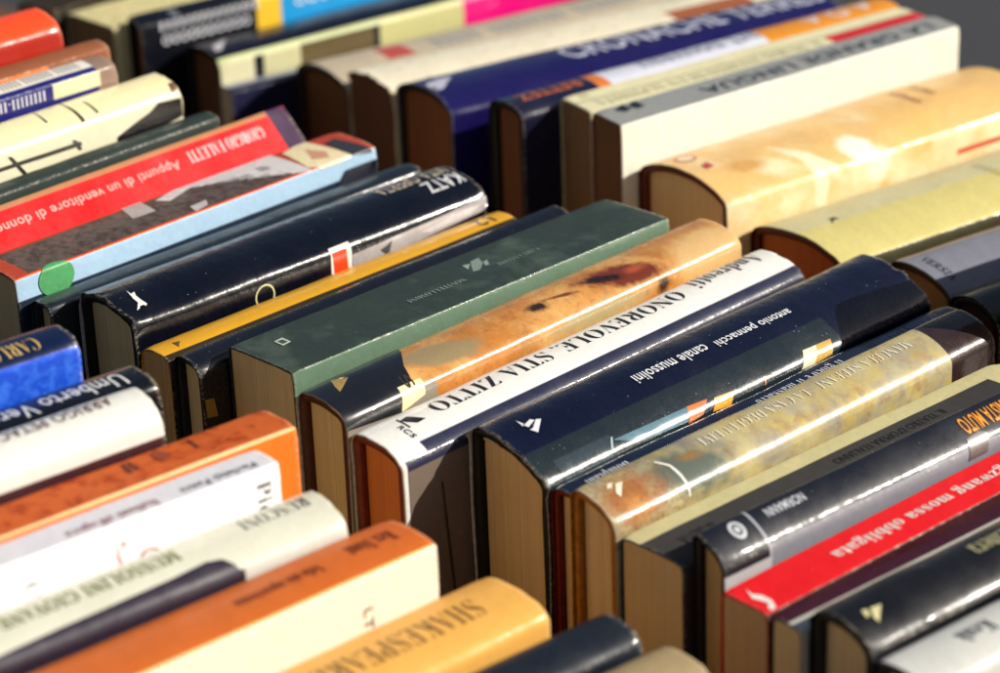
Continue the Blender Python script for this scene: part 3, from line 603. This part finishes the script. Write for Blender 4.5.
    {'k': 'B2', 'o': [-0.189, 1.2734, 0.179], 'yaw': 38.4, 't': 11.2, 'drop': 4.0, 'len': 250.0, 'typ': 'h', 'crown': 0, 'base': '#0b0e18', 'side': '#0b0e18', 'board': '#0a0a0c', 'page': '#b8602c', 'gl': 0.2, 'coat': 1, 'wave': 0, 'label': 'black hardcover turning sky blue with a yellow band, orange-brown pages', 'art': [('R', 81.1, 999.0, -99.0, 999.0, '#1898dc'), ('R', 73.4, 89.2, 6.7, 31.2, '#ecc030'), ('T', 'IIIIIIIIIIIIIII', 74.4, 12.3, 11.7, 16.2, '#c6cad6', 'b'), ('T', 'OOOOOOOOOO', 68.8, 13.1, 18.7, 24.2, '#e0e4ee', 'b'), ('TA', 'IIII', 24.0, 5, 3.3, 10.0, '#8a9098', 'b'), ('T', 'OOOOOOOOO', 170.4, 98.3, 14.2, 20.2, '#e8f0f8', 'b')]},
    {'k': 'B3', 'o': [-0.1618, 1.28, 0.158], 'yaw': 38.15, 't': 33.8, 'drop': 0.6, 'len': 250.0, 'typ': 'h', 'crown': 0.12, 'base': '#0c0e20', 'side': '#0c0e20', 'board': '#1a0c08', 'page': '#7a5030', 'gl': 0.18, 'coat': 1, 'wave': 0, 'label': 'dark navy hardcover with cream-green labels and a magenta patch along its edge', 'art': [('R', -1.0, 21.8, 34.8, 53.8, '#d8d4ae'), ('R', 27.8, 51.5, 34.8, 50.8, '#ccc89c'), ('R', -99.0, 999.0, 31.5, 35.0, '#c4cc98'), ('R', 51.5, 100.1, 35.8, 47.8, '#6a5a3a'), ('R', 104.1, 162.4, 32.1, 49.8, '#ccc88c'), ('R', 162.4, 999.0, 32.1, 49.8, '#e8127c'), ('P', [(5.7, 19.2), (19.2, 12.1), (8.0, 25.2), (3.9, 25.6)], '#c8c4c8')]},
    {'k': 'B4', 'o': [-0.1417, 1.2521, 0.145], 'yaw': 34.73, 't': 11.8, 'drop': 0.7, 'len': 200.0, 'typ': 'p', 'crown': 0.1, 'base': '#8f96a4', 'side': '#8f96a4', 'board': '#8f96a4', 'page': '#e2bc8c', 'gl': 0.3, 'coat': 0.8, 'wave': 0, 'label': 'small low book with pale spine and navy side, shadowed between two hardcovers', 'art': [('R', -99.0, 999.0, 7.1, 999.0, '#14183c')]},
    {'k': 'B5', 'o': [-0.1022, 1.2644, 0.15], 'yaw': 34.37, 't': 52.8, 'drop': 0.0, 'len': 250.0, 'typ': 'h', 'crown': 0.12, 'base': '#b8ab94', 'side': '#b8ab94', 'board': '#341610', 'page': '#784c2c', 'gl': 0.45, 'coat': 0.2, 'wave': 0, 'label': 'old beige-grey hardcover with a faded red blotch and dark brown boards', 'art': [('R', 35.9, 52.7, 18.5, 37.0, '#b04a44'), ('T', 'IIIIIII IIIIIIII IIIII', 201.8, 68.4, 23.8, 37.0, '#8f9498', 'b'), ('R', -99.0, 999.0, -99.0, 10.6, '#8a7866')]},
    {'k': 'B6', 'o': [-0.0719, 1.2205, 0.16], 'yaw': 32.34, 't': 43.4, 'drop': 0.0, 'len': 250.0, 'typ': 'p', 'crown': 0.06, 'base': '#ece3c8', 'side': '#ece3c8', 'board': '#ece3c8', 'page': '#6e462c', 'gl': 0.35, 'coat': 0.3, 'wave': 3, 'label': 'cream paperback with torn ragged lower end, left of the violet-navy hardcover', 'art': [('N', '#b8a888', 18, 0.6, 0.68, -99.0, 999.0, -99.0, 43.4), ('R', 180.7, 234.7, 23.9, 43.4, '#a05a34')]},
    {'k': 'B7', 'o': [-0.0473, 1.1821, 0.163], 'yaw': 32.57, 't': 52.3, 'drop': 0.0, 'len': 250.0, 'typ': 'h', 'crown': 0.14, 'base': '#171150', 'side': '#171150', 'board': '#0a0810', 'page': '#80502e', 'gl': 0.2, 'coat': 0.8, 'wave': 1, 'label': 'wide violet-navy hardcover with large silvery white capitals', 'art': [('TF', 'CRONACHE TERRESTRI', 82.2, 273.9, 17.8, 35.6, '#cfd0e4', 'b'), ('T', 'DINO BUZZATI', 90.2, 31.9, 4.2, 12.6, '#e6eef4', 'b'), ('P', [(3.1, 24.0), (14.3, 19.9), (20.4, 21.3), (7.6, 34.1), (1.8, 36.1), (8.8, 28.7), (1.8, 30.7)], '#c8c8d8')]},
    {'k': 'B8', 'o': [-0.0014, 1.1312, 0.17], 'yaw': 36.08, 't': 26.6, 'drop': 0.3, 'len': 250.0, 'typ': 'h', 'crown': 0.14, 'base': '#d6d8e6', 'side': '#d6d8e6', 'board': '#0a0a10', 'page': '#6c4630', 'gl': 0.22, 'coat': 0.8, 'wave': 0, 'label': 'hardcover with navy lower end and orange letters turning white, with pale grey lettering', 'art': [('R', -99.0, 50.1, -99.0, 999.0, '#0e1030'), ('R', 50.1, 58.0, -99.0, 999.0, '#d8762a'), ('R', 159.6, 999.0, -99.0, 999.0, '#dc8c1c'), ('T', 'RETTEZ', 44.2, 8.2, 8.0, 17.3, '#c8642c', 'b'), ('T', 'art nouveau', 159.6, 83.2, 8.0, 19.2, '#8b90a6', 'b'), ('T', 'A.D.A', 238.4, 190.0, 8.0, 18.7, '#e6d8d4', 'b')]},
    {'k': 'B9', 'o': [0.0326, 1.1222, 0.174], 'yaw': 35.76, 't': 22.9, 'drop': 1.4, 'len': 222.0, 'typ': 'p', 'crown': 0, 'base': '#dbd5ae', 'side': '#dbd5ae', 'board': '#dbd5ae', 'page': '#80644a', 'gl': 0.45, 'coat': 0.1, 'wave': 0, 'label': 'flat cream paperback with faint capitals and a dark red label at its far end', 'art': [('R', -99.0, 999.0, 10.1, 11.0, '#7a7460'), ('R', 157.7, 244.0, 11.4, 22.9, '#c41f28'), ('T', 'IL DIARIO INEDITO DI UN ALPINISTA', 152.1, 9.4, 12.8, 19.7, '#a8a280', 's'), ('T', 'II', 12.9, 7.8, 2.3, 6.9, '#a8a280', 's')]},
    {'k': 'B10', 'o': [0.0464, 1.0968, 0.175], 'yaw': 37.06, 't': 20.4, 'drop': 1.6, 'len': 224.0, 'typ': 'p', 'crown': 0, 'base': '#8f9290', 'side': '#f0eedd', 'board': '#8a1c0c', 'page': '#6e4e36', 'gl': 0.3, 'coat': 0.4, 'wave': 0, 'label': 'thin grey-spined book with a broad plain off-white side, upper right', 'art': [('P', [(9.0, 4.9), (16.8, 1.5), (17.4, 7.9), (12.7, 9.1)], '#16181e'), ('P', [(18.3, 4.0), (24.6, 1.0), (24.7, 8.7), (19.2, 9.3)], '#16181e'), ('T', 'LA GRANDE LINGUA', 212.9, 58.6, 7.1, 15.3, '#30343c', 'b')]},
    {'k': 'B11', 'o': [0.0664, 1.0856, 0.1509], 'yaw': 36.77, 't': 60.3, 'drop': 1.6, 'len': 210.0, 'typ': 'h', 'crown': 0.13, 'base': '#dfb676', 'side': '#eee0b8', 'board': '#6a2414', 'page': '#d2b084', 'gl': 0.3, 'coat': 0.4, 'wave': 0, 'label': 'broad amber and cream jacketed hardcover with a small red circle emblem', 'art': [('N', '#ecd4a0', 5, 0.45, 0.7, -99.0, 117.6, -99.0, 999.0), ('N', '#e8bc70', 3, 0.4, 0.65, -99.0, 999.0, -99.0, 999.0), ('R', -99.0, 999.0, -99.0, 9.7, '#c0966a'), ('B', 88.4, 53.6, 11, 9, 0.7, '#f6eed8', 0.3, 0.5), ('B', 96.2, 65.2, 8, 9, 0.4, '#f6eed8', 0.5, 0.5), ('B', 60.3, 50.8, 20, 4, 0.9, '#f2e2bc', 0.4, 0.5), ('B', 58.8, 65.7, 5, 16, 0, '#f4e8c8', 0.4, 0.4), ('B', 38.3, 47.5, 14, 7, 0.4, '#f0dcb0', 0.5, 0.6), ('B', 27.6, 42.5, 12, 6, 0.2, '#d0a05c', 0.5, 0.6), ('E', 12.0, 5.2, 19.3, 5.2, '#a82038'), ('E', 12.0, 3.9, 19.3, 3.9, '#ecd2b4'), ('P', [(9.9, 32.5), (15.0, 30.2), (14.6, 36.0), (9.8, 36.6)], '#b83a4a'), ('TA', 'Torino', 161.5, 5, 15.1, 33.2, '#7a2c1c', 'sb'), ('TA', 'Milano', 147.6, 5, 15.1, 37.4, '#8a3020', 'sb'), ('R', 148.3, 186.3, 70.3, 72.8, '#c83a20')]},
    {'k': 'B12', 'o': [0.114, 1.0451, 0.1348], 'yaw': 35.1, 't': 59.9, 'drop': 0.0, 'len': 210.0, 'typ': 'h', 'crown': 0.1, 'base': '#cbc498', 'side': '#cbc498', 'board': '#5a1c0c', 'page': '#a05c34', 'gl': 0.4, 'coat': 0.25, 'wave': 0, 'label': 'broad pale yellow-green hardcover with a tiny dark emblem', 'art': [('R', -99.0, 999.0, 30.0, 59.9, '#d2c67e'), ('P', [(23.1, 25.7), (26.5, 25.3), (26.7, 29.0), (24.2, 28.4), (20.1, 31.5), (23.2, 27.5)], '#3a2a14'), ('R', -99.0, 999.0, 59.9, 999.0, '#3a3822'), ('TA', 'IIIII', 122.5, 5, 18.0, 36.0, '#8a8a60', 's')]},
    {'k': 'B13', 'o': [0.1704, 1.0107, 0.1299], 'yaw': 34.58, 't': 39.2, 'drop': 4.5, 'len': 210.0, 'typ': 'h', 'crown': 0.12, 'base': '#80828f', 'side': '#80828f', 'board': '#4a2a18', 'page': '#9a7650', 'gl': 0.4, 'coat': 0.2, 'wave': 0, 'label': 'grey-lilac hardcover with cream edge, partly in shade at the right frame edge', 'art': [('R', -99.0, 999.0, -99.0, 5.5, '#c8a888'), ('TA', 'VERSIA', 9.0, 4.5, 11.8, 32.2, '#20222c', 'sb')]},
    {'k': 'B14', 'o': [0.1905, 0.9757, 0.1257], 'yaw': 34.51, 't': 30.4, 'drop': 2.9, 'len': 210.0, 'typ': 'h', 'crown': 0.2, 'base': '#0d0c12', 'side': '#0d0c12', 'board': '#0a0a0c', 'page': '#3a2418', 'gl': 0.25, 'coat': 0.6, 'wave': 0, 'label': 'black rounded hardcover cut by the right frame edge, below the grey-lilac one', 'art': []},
    {'k': 'F1', 'o': [-0.3261, 0.6946, 0.194], 'yaw': 38, 't': 20.4, 'drop': 1.3, 'len': 210.0, 'typ': 'h', 'crown': 0.12, 'base': '#0c1a3e', 'side': '#1d4fd0', 'board': '#3a1018', 'page': '#e2bc8c', 'gl': 0.2, 'coat': 0.9, 'wave': 0.4, 'label': 'hardcover with navy spine, gold capitals and a vivid blue side at the left edge', 'art': [('R', -99.0, 999.0, 21.4, 999.0, '#1d4fd0'), ('N', '#3a74ec', 22, 0.45, 0.65, -99.0, 999.0, 21.4, 999.0), ('T', 'CARLO SGORLON', 197.7, 148.0, 9.2, 17.3, '#d8b868', 's')]},
    {'k': 'F2', 'o': [-0.2976, 0.6845, 0.18], 'yaw': 38.86, 't': 22.8, 'drop': 0.0, 'len': 210.0, 'typ': 'h', 'crown': 0.1, 'base': '#0e1018', 'side': '#0e1018', 'board': '#0c0c10', 'page': '#e2bc8c', 'gl': 0.14, 'coat': 1, 'wave': 1, 'label': 'black glossy hardcover with white thin sans-serif author name', 'art': [('T', 'Umberto Veronesi', 202.0, 134.1, 7.3, 16.8, '#dcdee0', 'b')]},
    {'k': 'F3', 'o': [-0.2926, 0.6572, 0.183], 'yaw': 39.14, 't': 21.7, 'drop': 3.4, 'len': 210.0, 'typ': 'h', 'crown': 0.18, 'base': '#dedfd8', 'side': '#e6e6e0', 'board': '#2c2c2c', 'page': '#e2bc8c', 'gl': 0.25, 'coat': 0.8, 'wave': 0, 'label': 'white rounded hardcover with brown capitals and maroon band along its side', 'art': [('T', 'ARRIGO PETACCO', 198.2, 145.3, 5.2, 11.3, '#5a2c26', 'b'), ('R', -99.0, 999.0, 28.5, 999.0, '#3c1c24')]},
    {'k': 'F4', 'o': [-0.2469, 0.6641, 0.17], 'yaw': 39.42, 't': 20.7, 'drop': 0.0, 'len': 210.0, 'typ': 'p', 'crown': 0.02, 'base': '#c05a24', 'side': '#f0741e', 'board': '#6a2a14', 'page': '#e2bc8c', 'gl': 0.6, 'coat': 0, 'wave': 0, 'label': 'tall orange book with darker brown-orange spine and worn cream edge', 'art': [('N', '#a03c12', 16, 0.5, 0.62, -99.0, 999.0, -99.0, 19.7), ('R', -99.0, 999.0, 19.3, 21.3, '#ecca90'), ('P', [(175.9, 3.2), (177.1, 3.3), (176.5, 10.9), (175.3, 10.8)], '#4a1c0c'), ('P', [(149.0, 3.8), (150.8, 3.4), (149.8, 11.2), (148.0, 11.5)], '#5a2410'), ('P', [(151.7, 3.2), (152.9, 3.3), (152.5, 10.7), (150.9, 11.3)], '#5a2410'), ('P', [(160.5, 4.5), (164.2, 1.2), (167.0, 8.0), (161.2, 11.9)], '#8a3410')]},
    {'k': 'F5', 'o': [-0.2481, 0.6356, 0.169], 'yaw': 39.19, 't': 14.5, 'drop': 0.1, 'len': 210.0, 'typ': 'p', 'crown': 0, 'base': '#d6d6dc', 'side': '#f6f6f8', 'board': '#d0d0d8', 'page': '#e2bc8c', 'gl': 0.4, 'coat': 0.3, 'wave': 0, 'label': 'white paperback with a broad white side and small dark red spine title', 'art': [('T', 'Pierluigi Panza', 203.8, 174.0, 7.3, 12.4, '#4a4a54', 's'), ('T', "Italiani all'opera", 164.5, 130.2, 7.3, 13.1, '#a04a56', 's'), ('TA', 'Pierluigi', 202.6, 7, 19.5, 54.5, '#2c2c34', 's'), ('TA', 'Cas', 113.5, 5, 23.5, 38.5, '#9a9aa2', 's'), ('P', [(146.8, 21.9), (148.3, 21.8), (148.5, 23.3), (147.4, 23.6)], '#b01428'), ('P', [(145.5, 23.3), (146.0, 22.7), (145.6, 25.9), (146.4, 29.1), (145.6, 29.2), (144.8, 25.9)], '#b85a60'), ('P', [(152.8, 29.7), (154.6, 27.4), (157.3, 27.3), (160.3, 28.4), (161.0, 29.4), (157.6, 28.2), (155.3, 28.4), (153.5, 30.7)], '#b87a70')]},
    {'k': 'F6', 'o': [-0.2313, 0.6295, 0.155], 'yaw': 39.19, 't': 24.0, 'drop': 4.6, 'len': 210.0, 'typ': 'h', 'crown': 0.15, 'base': '#cfcfbe', 'side': '#c8c8c0', 'board': '#d0b888', 'page': '#e2bc8c', 'gl': 0.22, 'coat': 0.9, 'wave': 0, 'label': 'pale grey-cream hardcover with olive capitals and a dark violet patch along its edge', 'art': [('T', 'RUSCONI', 204.6, 177.3, 5.7, 12.0, '#3a3a30', 's'), ('T', 'MUSSOLINI GIOVANE', 151.7, 85.5, 7.2, 13.9, '#6e7430', 'sb'), ('P', [(75.3, 21.4), (101.4, 20.1), (123.7, 19.6), (142.8, 19.0), (157.5, 17.9), (162.9, 19.0), (166.0, 22.2), (168.3, 27.2), (135.1, 27.1), (98.3, 27.8), (73.5, 29.9)], '#2b2232'), ('R', -99.0, 168.3, 24.0, 999.0, '#2b2232')]},
    {'k': 'F7', 'o': [-0.1998, 0.6168, 0.1473], 'yaw': 40.73, 't': 25.8, 'drop': 0.0, 'len': 210.0, 'typ': 'p', 'crown': 0.05, 'base': '#cc6622', 'side': '#ece4d0', 'board': '#b04a18', 'page': '#e2bc8c', 'gl': 0.35, 'coat': 0.4, 'wave': 0.5, 'label': 'orange-spined book with a broad cream side, lower left of the centre', 'art': [('R', -99.0, 999.0, 24.7, 25.8, '#f0c070'), ('T', 'Rex Stout', 203.5, 184.3, 7.7, 15.5, '#6a2208', 'sb'), ('T', 'Nella mia sopravvivenza', 172.1, 137.7, 9.0, 16.0, '#7a2a0c', 'sb'), ('TA', 'LT', 180.1, 4, 37.8, 45.8, '#3a2420', 'b')]},
    {'k': 'F8', 'o': [-0.1685, 0.6086, 0.1278], 'yaw': 40.81, 't': 34.3, 'drop': 0.9, 'len': 210.0, 'typ': 'h', 'crown': 0.1, 'base': '#e0a852', 'side': '#e0a852', 'board': '#8a5a24', 'page': '#e2bc8c', 'gl': 0.4, 'coat': 0.3, 'wave': 0, 'label': 'tan yellow hardcover with brown spaced serif capitals, at the bottom edge', 'art': [('T', 'SHAKESPEARE', 193.4, 126.3, 12.0, 23.3, '#6f4c1c', 's')]},
    {'k': 'F9', 'o': [-0.1341, 0.5923, 0.1239], 'yaw': 39.18, 't': 22.1, 'drop': 1.2, 'len': 210.0, 'typ': 'h', 'crown': 0.15, 'base': '#131a26', 'side': '#131a26', 'board': '#0c0e14', 'page': '#e2bc8c', 'gl': 0.35, 'coat': 0.4, 'wave': 0, 'label': 'plain blue-black satin hardcover at the bottom edge, right of the tan yellow one', 'art': []},
    {'k': 'F10', 'o': [-0.119, 0.5753, 0.1221], 'yaw': 37.88, 't': 28.7, 'drop': 0.0, 'len': 210.0, 'typ': 'h', 'crown': 0.15, 'base': '#a48f6a', 'side': '#a48f6a', 'board': '#6a5a40', 'page': '#e2bc8c', 'gl': 0.5, 'coat': 0.1, 'wave': 0, 'label': 'plain beige book corner at the bottom edge, right of the blue-black one', 'art': []},
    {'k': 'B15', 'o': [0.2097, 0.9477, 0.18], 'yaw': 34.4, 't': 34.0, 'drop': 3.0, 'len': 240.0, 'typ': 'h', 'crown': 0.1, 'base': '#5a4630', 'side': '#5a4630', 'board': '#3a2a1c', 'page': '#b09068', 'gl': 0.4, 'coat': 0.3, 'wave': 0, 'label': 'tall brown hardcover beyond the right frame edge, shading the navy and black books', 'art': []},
]

for i, d in enumerate(BOOKS):
    make_book(d, i)
